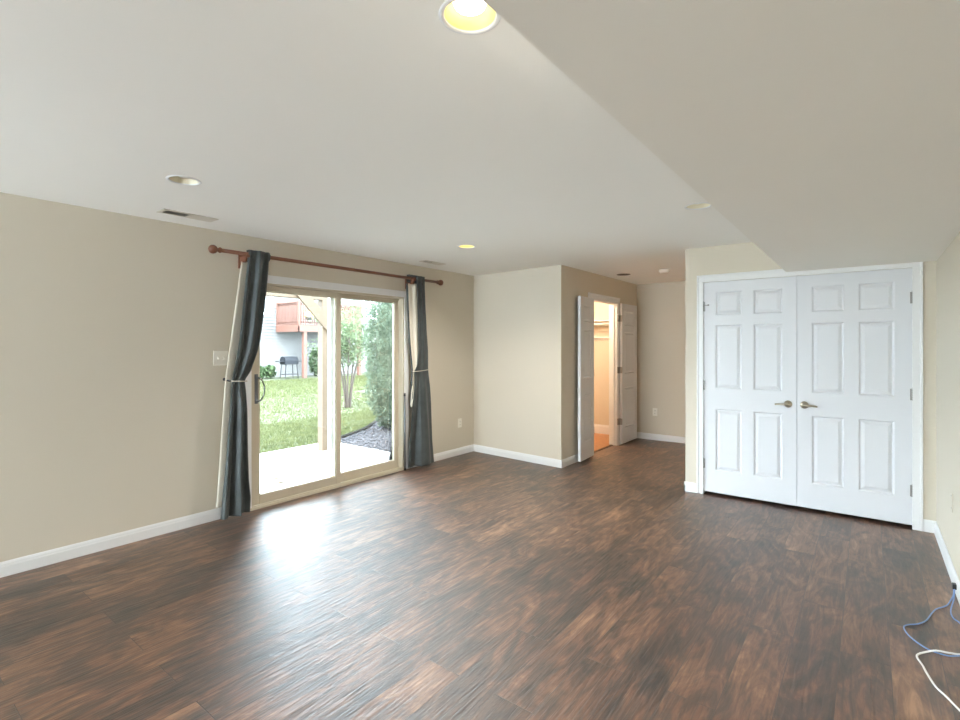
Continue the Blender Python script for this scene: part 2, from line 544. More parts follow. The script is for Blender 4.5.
# around the double doors (profile: back band + flat)
cs = MB()
zt = DZ - 0.004
cs.box(DX0 - 0.0545, DX0 + 0.004, YD - 0.012, YD, 0, zt, 0.003).box(DX1 - 0.004, DX1 + 0.0595, YD - 0.012, YD, 0, zt, 0.003)
cs.box(DX0 - 0.055, DX0 - 0.037, YD - 0.018, YD, 0, DZ + 0.047, 0.004)
cs.box(DX1 + 0.042, DX1 + 0.06, YD - 0.018, YD, 0, HS, 0.004)
cs.box(DX0 - 0.0368, XS, YD - 0.012, YD, zt, DZ + 0.0655, 0.003)
cs.box(DX0 - 0.055, XS, YD - 0.018, YD, DZ + 0.048, DZ + 0.066, 0.004)
cs.box(XS, DX1 + 0.0418, YD - 0.012, YD, zt, HS, 0.003)
# jambs
cs.box(DX0 - 0.001, DX0 + 0.0005, YD, YD + 0.1, 0, DZ).box(DX1 - 0.0005, DX1 + 0.001, YD, YD + 0.1, 0, DZ).box(DX0, DX1, YD + 0.05, YD + 0.07, DZ - 0.012, DZ)
struct('trim_1', cs, 'trim', 'white casing around the closed double doors', 'door casing')
# around the hall closet opening
cs = MB()
cs.box(XB, XB + 0.014, CY0 - 0.062, CY0, 0, CZ, 0.003).box(XB, XB + 0.014, CY1, CY1 + 0.062, 0, CZ, 0.003)
cs.box(XB, XB + 0.014, CY0 - 0.062, CY1 + 0.062, CZ, CZ + 0.05, 0.003)
cs.box(XB, XB + 0.02, CY0 - 0.062, CY1 + 0.062, CZ + 0.05, CZ + 0.068, 0.003)
cs.box(XB - 0.12, XB, CY0 - 0.001, CY0 + 0.016, 0, CZ).box(XB - 0.12, XB, CY1 - 0.016, CY1 + 0.001, 0, CZ).box(XB - 0.12, XB, CY0, CY1, CZ - 0.016, CZ + 0.001)
cs.box(XB - 0.075, XB - 0.04, CY1 - 0.028, CY1 - 0.016, 0, CZ - 0.016)
struct('trim_2', cs, 'trim', 'white casing and jamb of the open hall closet', 'door casing')
# threshold strip between the hall floor and the closet floor
struct('trim_3', MB().box(XB - 0.09, XB - 0.05, CY0 + 0.016, CY1 - 0.016, 0, 0.006, 0.002), mat('dark_threshold', S(70, 46, 34), 0.5), 'dark threshold strip under the open hall closet doorway', 'threshold')
# around the patio door
cs = MB()
cs.box(XL, XL + 0.014, OY0 - 0.055, OY0 + 0.012, 0, 1.988, 0.003).box(XL, XL + 0.014, OY1 - 0.008, OY1 + 0.055, 0, 1.988, 0.003)
cs.box(XL, XL + 0.018, OY0 - 0.055, OY1 + 0.055, 1.988, 2.058, 0.004)
struct('trim_4', cs, 'trim', 'white casing around the sliding patio door', 'door casing')

# ------------------------------------------------------------------ panel doors
def panel_slab(mb, W, z0, z1, panels, thick, M4):
    """door slab, face at local y=0 looking -y, moulded panels; M4 maps local (x,y,z) to world"""
    xs = sorted({0.0, W} | {p[0] for p in panels} | {p[1] for p in panels})
    zs = sorted({z0, z1} | {p[2] for p in panels} | {p[3] for p in panels})
    bm = bmesh.new()
    for side in (0, 1):
        yy = 0.0 if side == 0 else thick
        sg = 1 if side == 0 else -1
        vc = {}
        def V(x, d, z):
            key = (round(x, 5), round(d, 5), round(z, 5))
            if key not in vc: vc[key] = bm.verts.new((x, yy + sg * d, z))
            return vc[key]
        for i in range(len(xs) - 1):
            for j in range(len(zs) - 1):
                a, b, c, d = xs[i], xs[i + 1], zs[j], zs[j + 1]
                hit = [p for p in panels if abs(p[0] - a) < 1e-6 and abs(p[1] - b) < 1e-6 and abs(p[2] - c) < 1e-6 and abs(p[3] - d) < 1e-6]
                if not hit:
                    bm.faces.new([V(a, 0, c), V(b, 0, c), V(b, 0, d), V(a, 0, d)])
                    continue
                rings = [(0, 0), (0.004, 0.004), (0.011, 0.0095), (0.017, 0.0095), (0.040, 0.002)]
                prev = None
                for ins, dep in rings:
                    r = [V(a + ins, dep, c + ins), V(b - ins, dep, c + ins), V(b - ins, dep, d - ins), V(a + ins, dep, d - ins)]
                    if prev:
                        for q in range(4):
                            bm.faces.new([prev[q], prev[(q + 1) % 4], r[(q + 1) % 4], r[q]])
                    prev = r
                bm.faces.new(prev)
    # edges
    def quad(*p): bm.faces.new([bm.verts.new(q) for q in p])
    quad((0, 0, z0), (0, thick, z0), (0, thick, z1), (0, 0, z1))
    quad((W, 0, z0), (W, thick, z0), (W, thick, z1), (W, 0, z1))
    quad((0, 0, z0), (W, 0, z0), (W, thick, z0), (0, thick, z0))
    quad((0, 0, z1), (W, 0, z1), (W, thick, z1), (0, thick, z1))
    bmesh.ops.remove_doubles(bm, verts=bm.verts[:], dist=1e-5)
    mb.bm(bm, False, M4)
    return mb

def lever(parent, x, y, z, s, label):
    h = MB()
    h.lathe([(0.0, 0), (0.031, 0), (0.032, 0.004), (0.030, 0.010), (0.018, 0.013), (0.0125, 0.016), (0.0115, 0.042), (0.0, 0.042)], (x, y, z), axis='y', sign=-1, seg=28)
    pts = [(x, y - 0.046, z), (x + s * 0.02, y - 0.052, z + 0.001), (x + s * 0.05, y - 0.053, z), (x + s * 0.075, y - 0.05, z - 0.002), (x + s * 0.096, y - 0.047, z - 0.005)]
    h.tube(spline(pts, 5), [0.0125] * 5 + [0.0105 - 0.0002 * i for i in range(16)], 12)
    h.lathe([(0.0, 0), (0.0125, 0.0), (0.0135, -0.006), (0.012, -0.012), (0.0, -0.013)], (x, y - 0.046, z), axis='y', sign=1, seg=20)
    o = h.build('handle', 'nickel', parent)
    o['label'] = label

def hinge_y(parent, x, y, z, name='hinge'):   # hinge on a wall facing -y
    h = MB()
    h.box(x - 0.014, x + 0.014, y - 0.004, y, z - 0.045, z + 0.045)
    for k in range(5):
        h.lathe([(0, 0), (0.0065, 0), (0.0065, 0.0165), (0, 0.0165)], (x, y - 0.009, z - 0.045 + k * 0.018), seg=12)
    h.lathe([(0, 0), (0.0045, 0.002), (0.003, 0.008), (0, 0.009)], (x, y - 0.009, z + 0.045), seg=12)
    o = h.build(name, 'hinge', parent)
    o['label'] = 'satin nickel hinge'
    return o

ZP = [(0.243, 0.828), (1.025, 1.626), (1.72, 1.938)]
W2 = 0.765
DF = YD + 0.004           # door face plane
def double_leaf(name, x0, hinge_x, hx, s, label, stop=False):
    e = empty(name, (x0 + W2 / 2, DF, 0.03), label, 'door', 'six-panel closet double doors', 'structure')
    pan = [(a, b, c, d) for c, d in ZP for a, b in ((0.108, 0.332), (0.43, 0.657))]
    panel_slab(MB(), W2, 0.03, 2.037, pan, 0.035, Matrix.Translation((x0, DF, 0))).build('panel', 'door', e)
    lever(e, hx, DF, 0.916, s, 'satin nickel lever handle')
    for z in (0.298, 1.049, 1.805):
        h = hinge_y(e, hinge_x, DF, z)
        if stop and z > 1.5:
            d = MB()
            d.tube([(hinge_x, DF - 0.012, z + 0.012), (hinge_x + 0.02, DF - 0.03, z + 0.012), (hinge_x + 0.05, DF - 0.035, z + 0.012)], 0.0035, 8)
            d.lathe([(0, 0), (0.008, 0), (0.008, 0.01), (0, 0.01)], (hinge_x + 0.05, DF - 0.04, z + 0.012), axis='y', seg=12)
            d.build('door_stop', 'hinge', h)
    return e
double_leaf('door_1', -1.2595, -1.258, -0.588 + 0.03, -1, 'left leaf of the closed white six-panel double doors', True)
double_leaf('door_2', -0.4915, 0.273, -0.492 + 0.055, 1, 'right leaf of the closed white six-panel double doors')

# hall closet leaves, folded back against the wall
def closet_leaf(name, p_hinge, p_free, label, knob):
    hx, hy = p_hinge; fx, fy = p_free
    d = Vector((fx - hx, fy - hy, 0)); Wd = d.length; d.normalize()
    nrm = Vector((d.y, -d.x, 0))
    if nrm.x < 0: nrm = -nrm
    e = empty(name, ((hx + fx) / 2, (hy + fy) / 2, 0.022), label, 'door', 'hall closet double doors', 'structure')
    # local x along leaf, local y into the wall (face looks along +nrm)
    M4 = Matrix(((d.x, -nrm.x, 0, hx), (d.y, -nrm.y, 0, hy), (0, 0, 1, 0), (0, 0, 0, 1)))
    st = 0.095
    pan = [(st, Wd - st, c, dd) for c, dd in ZP]
    panel_slab(MB(), Wd, 0.022, 2.035, pan, 0.035, M4).build('panel', 'door', e)
    for z in (0.34, 1.08, 1.82):
        h = MB()
        s = 1 if fy > hy else -1
        h.box(hx - 0.034, hx + 0.002, hy - 0.004 * s, hy + 0.0005, z - 0.045, z + 0.045)
        h.box(XB - 0.002, XB + 0.0165, hy - 0.052 * s, hy - 0.008 * s, z - 0.045, z + 0.045)
        for k in range(5):
            h.lathe([(0, 0), (0.0075, 0), (0.0075, 0.0165), (0, 0.0165)], (hx - 0.030, hy - 0.010 * s, z - 0.045 + k * 0.018), seg=12)
        o = h.build('hinge', 'hinge', e); o['label'] = 'satin nickel hinge'
    if knob:
        kx = Vector((fx, fy, 0)) - d * 0.055 - nrm * 0.035
        k = MB()
        rows = []
        for r, h in [(0.0, 0), (0.02, 0), (0.02, 0.003), (0.007, 0.006), (0.007, 0.014), (0.014, 0.02), (0.012, 0.028), (0.0, 0.03)]:
            row = []
            for q in range(18):
                a = 2 * math.pi * q / 18
                p = kx - nrm * h + d * (r * math.cos(a)) + Vector((0, 0, 0.885 + r * math.sin(a)))
                row.append(tuple(p))
            rows.append(row)
        k.grid(rows, closed=True)
        o = k.build('knob', 'nickel', e); o['label'] = 'small nickel knob on the wall side'
    return e
closet_leaf('door_3', (XB + 0.054, 6.02), (XB + 0.085, 5.575), 'near leaf of the open white closet doors, folded back to the left', True)
closet_leaf('door_4', (XB + 0.054, 6.955), (XB + 0.056, 7.53), 'far leaf of the open white closet doors, beside the hall end wall', False)

# ------------------------------------------------------------------ closet interior
baseboard('baseboard_closet_inside', (XL, YK), (XB - 0.115, YK), (0, -1), 'tall white baseboard inside the lit closet',
          [(0, 0), (0.015, 0), (0.015, 0.12), (0.009, 0.135), (0.004, 0.15), (0, 0.15)])
for nm, z, lab in (('closet_shelf', 1.80, 'upper white shelf on the back wall of the lit closet'), ('closet_shelf', 1.54, 'lower white shelf on the back wall of the lit closet')):
    e = empty(nm, (-3.55, YK, z), lab, 'shelf', 'closet shelves')
    dp = 0.30 if z > 1.7 else 0.06
    MB().box(XL + 0.002, XB - 0.117, YK - dp, YK - 0.001, z + 0.012, z + 0.03, 0.002).build('board', 'trim', e)
    MB().box(XL + 0.002, XB - 0.117, YK - 0.02, YK - 0.001, z - 0.05 + (0 if z > 1.7 else 0.03), z + 0.012, 0.002).build('cleat', 'trim', e)
    if z > 1.7:
        MB().tube([(XL + 0.003, YK - 0.27, z - 0.03), (XB - 0.118, YK - 0.27, z - 0.03)], 0.014, 14).build('hanging_rod', 'trim', e)
light('closet_lamp', 'POINT', (-3.45, 6.45, 2.2), 50, (1.0, 0.76, 0.54), shadow_soft_size=0.08)

# ------------------------------------------------------------------ sliding patio door
e = empty('door_5', (XL, (OY0 + OY1) / 2, 0), 'sliding glass patio door with almond frame looking onto the lawn', 'door', None, 'structure')
X0 = XL - 0.15
f = MB()
f.box(X0, XL + 0.002, OY0, OY0 + 0.045, 0.0, OZ1, 0.003).box(X0, XL + 0.002, OY1 - 0.03, OY1, 0.0, OZ1, 0.003)
f.box(X0, XL + 0.002, OY0, OY1, OZ1 - 0.03, OZ1, 0.003)
f.box(XL - 0.062, XL - 0.055, OY0 + 0.04, OY1 - 0.03, OZ1 - 0.05, OZ1 - 0.03)
f.build('frame', 'frame', e)
sl = MB()
sl.box(X0, XL + 0.02, OY0, OY1, -0.01, 0.022, 0.004).box(XL - 0.004, XL + 0.012, OY0, OY1, 0.0, 0.034, 0.003)
sl.box(XL - 0.075, XL - 0.07, OY0 + 0.04, OY1 - 0.03, 0.02, 0.036).box(XL - 0.12, XL - 0.115, OY0 + 0.04, OY1 - 0.03, 0.02, 0.036)
o = sl.build('sill', 'frame', e); o['label'] = 'low almond sill with tracks'
def sash(name, xa, xb, y0, y1, z0, z1, ls, rs, br, tr, label):
    s = MB()
    s.box(xa, xb, y0, y0 + ls, z0, z1, 0.004).box(xa, xb, y1 - rs, y1, z0, z1, 0.004)
    s.box(xa, xb, y0 + ls, y1 - rs, z0, z0 + br, 0.004).box(xa, xb, y0 + ls, y1 - rs, z1 - tr, z1, 0.004)
    # glazing bead
    c = (xa + xb) / 2
    for (a, b, d, g) in ((y0 + ls, y0 + ls + 0.008, z0 + br, z1 - tr), (y1 - rs - 0.008, y1 - rs, z0 + br, z1 - tr), (y0 + ls, y1 - rs, z0 + br, z0 + br + 0.008), (y0 + ls, y1 - rs, z1 - tr - 0.008, z1 - tr)):
        s.box(c - 0.012, c + 0.012, a, b, d, g)
    o = s.build(name, 'frame', e); o['label'] = label
    MB().box(c - 0.003, c + 0.003, y0 + ls, y1 - rs, z0 + br, z1 - tr).build('glass', 'glass', o)
    return o
s1 = sash('sliding_panel', XL - 0.052, XL - 0.012, OY0 + 0.035, 3.20, 0.03, 1.968, 0.062, 0.054, 0.075, 0.05, 'sliding panel with a pull handle')
s2 = sash('fixed_panel', XL - 0.112, XL - 0.072, 3.195, OY1 - 0.028, 0.03, 1.968, 0.02, 0.05, 0.075, 0.04, 'fixed glass panel')
o = MB().box(XL - 0.112, XL - 0.070, 3.112, 3.195, 0.03, 1.968, 0.004).build('meeting_stile', 'frame_reflection', s2); o['label'] = 'meeting stile behind the sliding panel, its pale reflection put into the colour'
hd = MB()
hd.box(XL - 0.012, XL - 0.004, OY0 + 0.05, OY0 + 0.08, 0.92, 1.18, 0.003)
hd.tube(spline([(XL - 0.004, OY0 + 0.066, 1.15), (XL + 0.02, OY0 + 0.09, 1.14), (XL + 0.028, OY0 + 0.115, 1.09), (XL + 0.03, OY0 + 0.12, 1.045), (XL + 0.028, OY0 + 0.115, 1.0), (XL + 0.02, OY0 + 0.09, 0.95), (XL - 0.004, OY0 + 0.066, 0.94)], 5), 0.0062, 10)
o = hd.build('handle', 'darkmetal', s1); o['label'] = 'grey D-shaped pull handle'
# security bar in the door corner
sb = MB()
sb.tube([(XL + 0.034, 4.052, 0.006), (XL + 0.03, 4.05, 0.86)], 0.0105, 12)
o = tag(empty('security_bar', (XL + 0.034, 4.052, 0.0), 'thin grey security bar leaning upright at the right patio door jamb', 'security bar'))
sb.build('bar', 'darkmetal', o)
MB().tube([(XL + 0.03, 4.05, 0.85), (XL + 0.03, 4.05, 0.885)], 0.0125, 12).build('end_cap', 'black', o)
MB().tube([(XL + 0.034, 4.052, 0.0), (XL + 0.034, 4.052, 0.025)], 0.0125, 12).build('end_cap', 'black', o)

# ------------------------------------------------------------------ curtain rod
RX, RZ = XL + 0.105, 2.2
e = empty('curtain_rod', (RX, 3.23, RZ), 'red-brown wooden curtain rod with ball finials above the patio door', 'curtain rod')
MB().tube([(RX, 1.93, RZ), (RX, 4.53, RZ)], 0.0165, 20).build('rod', 'rod', e)
for y, s in ((1.93, -1), (4.53, 1)):
    MB().lathe([(0, -0.012), (0.022, -0.012), (0.0235, -0.004), (0.021, 0.004), (0.0165, 0.008), (0.0145, 0.014), (0.02, 0.02), (0.031, 0.032), (0.036, 0.048), (0.034, 0.062), (0.025, 0.075), (0.012, 0.082), (0, 0.084)], (RX, y, RZ), axis='y', sign=s, seg=24).build('finial', 'rod', e)
for y in (2.158, 4.105):
    b = MB()
    b.box(XL, XL + 0.016, y - 0.024, y + 0.024, 2.085, 2.205, 0.004)
    b.box(XL + 0.014, RX + 0.012, y - 0.016, y + 0.016, 2.135, RZ - 0.014, 0.005)
    b.box(RX - 0.024, RX + 0.024, y - 0.016, y + 0.016, RZ - 0.03, RZ - 0.004, 0.005)
    b.build('bracket', 'rod', e)

# ------------------------------------------------------------------ curtains
def sheet(tab, zs, nx, depth, thick, name, material, parent, smooth=True):
    """curtain sheet: tab rows (z, yL, yR); depth(u, z) gives x"""
    mb = MB()
    rows, back = [], []
    for z in zs:
        yl, yr = interp(tab, z)
        r, k = [], []
        for i in range(nx + 1):
            u = i / nx
            x = depth(u, z)
            y = yl + (yr - yl) * u
            r.append((x, y, z)); k.append((x - thick, y, z))
        rows.append(r); back.append(k)
    mb.grid(rows); mb.grid(back)
    # close the rim
    n, w = len(rows), nx + 1
    off = n * w
    for i in range(n - 1):
        mb.face([i * w, (i + 1) * w, off + (i + 1) * w, off + i * w])
        a = i * w + nx; b = (i + 1) * w + nx
        mb.face([a, b, off + b, off + a])
    for j in range(nx):
        mb.face([j, j + 1, off + j + 1, off + j])
        a = (n - 1) * w + j
        mb.face([a, a + 1, off + a + 1, off + a])
    return mb.build(name, material, parent)

zs_all = [0.03 + (2.238 - 0.03) * i / 110 for i in range(111)]
TABL = [(2.24, 2.168, 2.362), (2.16, 2.155, 2.354), (1.90, 2.128, 2.33), (1.65, 2.10, 2.30), (1.48, 2.082, 2.275), (1.39, 2.07, 2.254),
        (1.21, 2.045, 2.20), (1.14, 2.036, 2.152), (1.06, 2.022, 2.158), (0.78, 1.995, 2.16), (0.50, 1.975, 2.162), (0.30, 1.957, 2.168), (0.15, 1.944, 2.182), (0.03, 1.934, 2.176)]
def depthL(u, z):
    tie = math.exp(-((z - 1.14) / 0.16) ** 2)
    a = 0.020 * (1 - 0.6 * tie) + 0.012 * max(0, (0.9 - z))
    top = max(0.0, min(1.0, (2.235 - z) / 0.12))
    ph = 0.7 + 0.5 * (z - 1.1)
    x = RX + 0.006 + a * math.sin(2 * math.pi * (2.15 * u) + ph) * (0.35 + 0.65 * top) + 0.16 * a * math.sin(2 * math.pi * 5.3 * u + 2.1 * z)
    x += 0.022 * math.sin(math.pi * u) ** 0.8 * (1 - tie) - 0.018 * tie
    x -= 0.02 * (u > 0.9) * (u - 0.9) * 10
    # the pocket bulges over the rod
    x = max(x, RX + 0.0185) if 2.17 < z < 2.225 else x
    return x
cl = empty('curtain', (RX, 2.07, 0.03), 'slate grey curtain tied back at the left of the patio door, beside the light switch', 'curtain', 'slate curtains on the rod')
sheet(TABL, zs_all, 48, depthL, 0.003, 'drape', 'fabric', cl)
TABLl = [(2.14, 2.135, 2.30), (1.477, 2.045, 2.20), (1.14, 1.998, 2.09), (0.12, 1.932, 2.10)]
o = sheet(TABLl, [0.12 + 2.02 * i / 40 for i in range(41)], 10, lambda u, z: XL + 0.052 + 0.005 * math.sin(3 * u + z), 0.003, 'lining', 'lining', cl)
o['label'] = 'cream lining hanging behind the drape'
# rod pocket back
MB().box(RX - 0.022, RX - 0.019, 2.165, 2.358, 2.15, 2.236).box(RX - 0.022, RX + 0.012, 2.165, 2.358, 2.234, 2.237).build('rod_pocket', 'fabric', cl)

def band(name, y0, y1, z0, x_c, rx, parent, material, hgt=0.009, dz=0.0):
    mb = MB(); rows = []
    c = (y0 + y1) / 2; ry = (y1 - y0) / 2 + 0.006
    for h in (0.0, hgt * 0.5, hgt):
        rows.append([(x_c + rx * math.cos(2 * math.pi * k / 32) * (1.0 + (0.06 if h == hgt * 0.5 else 0)), c + ry * math.sin(2 * math.pi * k / 32), z0 + h + dz * math.sin(2 * math.pi * k / 32)) for k in range(32)])
    mb.grid(rows, closed=True)
    return mb.build(name, material, parent)
o = band('tieback', 2.034, 2.156, 1.131, RX - 0.008, 0.042, cl, 'cord', dz=-0.004); o['label'] = 'pale cord tieback'
tk = MB()
tk.tube(spline([(RX - 0.01, 2.03, 1.138), (RX - 0.04, 2.018, 1.142), (XL + 0.02, 2.02, 1.15)], 4), 0.006, 8)
tk.lathe([(0, 0), (0.012, 0.0), (0.012, 0.004), (0.005, 0.006), (0.005, 0.02), (0.011, 0.024), (0.009, 0.03), (0, 0.031)], (XL, 2.018, 1.15), axis='x', seg=16)
o = tk.build('tieback_hook', 'black', cl); o['label'] = 'small dark wall hook'

TABR = [(2.24, 4.142, 4.283), (2.13, 4.155, 4.286), (1.95, 4.165, 4.294), (1.61, 4.174, 4.318), (1.38, 4.183, 4.341), (1.2, 4.175, 4.358),
        (1.14, 4.135, 4.362), (1.05, 4.14, 4.372), (0.9, 4.125, 4.385), (0.74, 4.11, 4.40), (0.3, 4.085, 4.43), (0.03, 4.06, 4.462)]
def depthR(u, z):
    low = max(0.0, min(1.0, (1.1 - z) / 0.8))
    tie = math.exp(-((z - 1.14) / 0.16) ** 2)
    x = RX + 0.012 + 0.010 * math.sin(2 * math.pi * 2.0 * u + 0.6) * (1 - 0.6 * tie)
    # the panel folds back behind its left third lower down
    k = max(0.0, min(1.0, (u - 0.30) / 0.06))
    x += low * (-0.05 + 0.085 * k * k * (3 - 2 * k)) - 0.05 * low * max(0, u - 0.72) / 0.28
    x -= 0.014 * tie
    x = max(x, RX + 0.0185) if 2.17 < z < 2.225 else x
    return x
cr_ = empty('curtain', (RX, 4.25, 0.03), 'slate grey curtain tied back at the right of the patio door, its cream lining showing', 'curtain', 'slate curtains on the rod')
sheet(TABR, zs_all, 44, depthR, 0.003, 'drape', 'fabric', cr_)
TABRl = [(2.14, 4.035, 4.18), (1.95, 4.05, 4.185), (1.5, 4.082, 4.19), (1.2, 4.118, 4.20), (1.14, 4.122, 4.2), (1.0, 4.119, 4.185), (0.85, 4.112, 4.145), (0.72, 4.108, 4.114)]
o = sheet(TABRl, [0.72 + 1.42 * i / 40 for i in range(41)], 12, lambda u, z: RX - 0.012 - 0.016 * (1 - u) + 0.006 * math.sin(9 * u) - 0.03 * max(0, (1.1 - z)), 0.003, 'lining', 'lining', cr_)
o['label'] = 'cream lining facing the room'
TABRe = [(2.14, 4.028, 4.05), (1.95, 4.042, 4.058), (1.5, 4.072, 4.086), (1.2, 4.112, 4.124), (1.14, 4.114, 4.13), (1.0, 4.11, 4.126), (0.72, 4.10, 4.13)]
o = sheet(TABRe, [0.72 + 1.42 * i / 40 for i in range(41)], 4, lambda u, z: RX - 0.020 - 0.012 * (1 - u) - 0.03 * max(0, (1.1 - z)), 0.004, 'side_hem', 'fabric', cr_)
MB().box(RX - 0.022, RX - 0.019, 4.03, 4.28, 2.15, 2.236).box(RX - 0.022, RX + 0.02, 4.03, 4.28, 2.226, 2.237).build('rod_pocket', 'fabric', cr_)
o = band('tieback', 4.118, 4.362, 1.136, RX - 0.004, 0.042, cr_, 'cord', dz=0.008); o['label'] = 'pale cord tieback'

# ------------------------------------------------------------------ recessed lights, vents, detector
def can_light(x, y, label, state, r=0.090):
    e = empty('recessed_light', (x, y, H), label, 'ceiling light', 'recessed ceiling lights')
    MB().lathe([(CANR - 0.006, 0.002), (CANR - 0.004, -0.003), (CANR + 0.003, -0.004), (r - 0.004, -0.0035), (r, -0.001), (r, 0.0)], (x, y, H), seg=40).build('trim_ring', 'baffle_grey' if state == 'dark' else 'trim', e)
    bf = MB()
    prof = [(CANR - 0.004, -0.002)]
    for k in range(6):
        t = k / 5
        prof += [(CANR - 0.006 - 0.016 * t, 0.008 + 0.075 * t), (CANR - 0.010 - 0.016 * t, 0.011 + 0.075 * t)]
    prof += [(0.0, 0.094)]
    bf.lathe(prof, (x, y, H), seg=40).build('baffle', {'on': 'baffle_lit', 'off': 'baffle', 'dark': 'baffle_grey'}[state], e)
    zb = 0.016 if state != 'dark' else 0.035
    MB().lathe([(0.0, zb), (0.028, zb + 0.003), (0.044, zb + 0.011), (0.049, zb + 0.022), (0.044, zb + 0.038), (0.024, zb + 0.054), (0.0, zb + 0.057)], (x, y, H), seg=28).build('bulb', {'on': 'bulb_on', 'off': 'bulb_off', 'dark': 'baffle_grey'}[state], e)
    if state == 'on':
        d = light('lamp_beam', 'SPOT', (x, y, H - 0.01), 95, (1.0, 0.93, 0.82), (0, 0, 0), spot_size=math.radians(150), spot_blend=0.8, shadow_soft_size=0.05)
        d.parent = e; d.location = (0, 0, -0.012)
    return e
can_light(*LIGHTS[0], 'lit recessed light nearest the camera, beside the soffit edge', 'on')
can_light(*LIGHTS[1], 'unlit recessed light above the left wall, beside the long vent', 'off')
can_light(*LIGHTS[2], 'small lit recessed light in front of the patio door', 'on')
can_light(*LIGHTS[3], 'unlit recessed light beside the soffit, before the double doors', 'off')
can_light(*LIGHTS[4], 'dark recessed light over the short hall', 'dark')

def vent(x, y, lx, ly, label):
    e = empty('ceiling_vent', (x, y, H), label, 'vent', 'ceiling vents')
    t = 0.018
    f = MB()
    f.box(x - lx / 2, x + lx / 2, y - ly / 2, y - ly / 2 + t * 1.6, H - 0.006, H, 0.002).box(x - lx / 2, x + lx / 2, y + ly / 2 - t * 1.6, y + ly / 2, H - 0.006, H, 0.002)
    f.box(x - lx / 2, x - lx / 2 + t, y - ly / 2, y + ly / 2, H - 0.006, H, 0.002).box(x + lx / 2 - t, x + lx / 2, y - ly / 2, y + ly / 2, H - 0.006, H, 0.002)
    f.box(x - lx / 2, x + lx / 2, y - 0.006, y + 0.006, H - 0.006, H, 0.002)
    f.build('frame', 'vent', e)
    MB().box(x - lx / 2 + t, x + lx / 2 - t, y - ly / 2 + t, y + ly / 2 - t, H - 0.0015, H - 0.0005).build('duct_shade_sheet', 'ventdark', e)  # dark sheet standing in for the shade inside the duct
    for half, sgn in ((-1, -1), (1, 1)):
        s = MB()
        y0 = y + half * 0.006
        y1 = y + half * (ly / 2 - t * 1.6)
        n = 5
        for k in range(n):
            xx = x - lx / 2 + t + (k + 0.5) * (lx - 2 * t) / n
            ya, yb = min(y0, y1), max(y0, y1)
            dx = 0.005 * sgn * -1
            i = len(s.v)
            s.v += [(xx - dx, ya, H - 0.0015), (xx - dx, yb, H - 0.0015), (xx + dx, yb, H - 0.007), (xx + dx, ya, H - 0.007)]
            s.v += [(xx - dx + 0.0015, ya, H - 0.0015), (xx - dx + 0.0015, yb, H - 0.0015), (xx + dx + 0.0015, yb, H - 0.007), (xx + dx + 0.0015, ya, H - 0.007)]
            for q in ((0, 1, 2, 3), (7, 6, 5, 4), (0, 3, 7, 4), (1, 5, 6, 2), (3, 2, 6, 7), (0, 4, 5, 1)):
                s.face([i + a for a in q])
        s.build('louvre', 'vent', e)
vent(-3.915, 1.605, 0.13, 0.37, 'long slotted ceiling vent near the left wall, beside the unlit light')
vent(-3.93, 4.215, 0.115, 0.33, 'slotted ceiling vent above the right curtain')

e = empty('smoke_detector', (-2.02, 6.41, H), 'round white smoke detector on the hall ceiling', 'smoke detector')
MB().lathe([(0, 0), (0.068, 0), (0.068, -0.008), (0.062, -0.012)], (-2.02, 6.41, H), seg=32).build('base', 'plate', e)
MB().lathe([(0.062, -0.012), (0.060, -0.026), (0.050, -0.036), (0.02, -0.040), (0, -0.040)], (-2.02, 6.41, H), seg=32).build('cover', 'plate', e)

# ------------------------------------------------------------------ switch, outlets
e = empty('light_switch', (XL, 1.99, 1.327), 'white double light switch plate beside the left curtain', 'light switch')
MB().box(XL, XL + 0.006, 1.93, 2.05, 1.267, 1.387, 0.003).build('plate', 'plate', e)
for y in (1.967, 2.013):
    MB().box(XL + 0.004, XL + 0.0075, y - 0.006, y + 0.006, 1.313, 1.341, 0.001).box(XL + 0.006, XL + 0.018, y - 0.004, y + 0.004, 1.318, 1.330, 0.002).build('toggle', 'plate', e)

def outlet(name, c, axis, label, sign):
    e = empty(name, c, label, 'outlet', 'wall outlets')
    x, y, z = c
    def bx(mb, u0, u1, d0, d1, z0, z1, b=0.0):
        if axis == 'x': mb.box(x + sign * d0, x + sign * d1, y + u0, y + u1, z + z0, z + z1, b)
        else: mb.box(x + u0, x + u1, y + sign * d0, y + sign * d1, z + z0, z + z1, b)
    m = MB(); bx(m, -0.037, 0.037, 0, 0.006, -0.059, 0.059, 0.003); m.build('plate', 'plate', e)
    for dz in (-0.021, 0.021):
        m = MB(); bx(m, -0.017, 0.017, 0.005, 0.0085, dz - 0.014, dz + 0.014, 0.003); r = m.build('receptacle', 'plate', e)
        m = MB()
        bx(m, -0.008, -0.005, 0.0082, 0.009, dz - 0.004, dz + 0.006); bx(m, 0.005, 0.008, 0.0082, 0.009, dz - 0.004, dz + 0.006)
        bx(m, -0.002, 0.002, 0.0082, 0.009, dz - 0.011, dz - 0.007)
        m.build('slots', 'slot', r)
outlet('wall_outlet', (XL, 5.068, 0.416), 'x', 'white duplex outlet between the right curtain and the corner', 1)
outlet('wall_outlet', (-2.56, YK, 0.424), 'y', 'white duplex outlet on the hall end wall', -1)
e = empty('blank_wall_plate', (XR, 4.23, 0.466), 'small white cover plate low on the right wall', 'wall plate')
MB().box(XR - 0.006, XR, 4.195, 4.265, 0.41, 0.525, 0.003).build('plate', 'wall', e)
for z in (0.505, 0.43):
    MB().lathe([(0, 0), (0.004, 0), (0.003, 0.002), (0, 0.002)], (XR - 0.006, 4.23, z), axis='x', sign=-1, seg=10).build('screw', 'hinge', e)

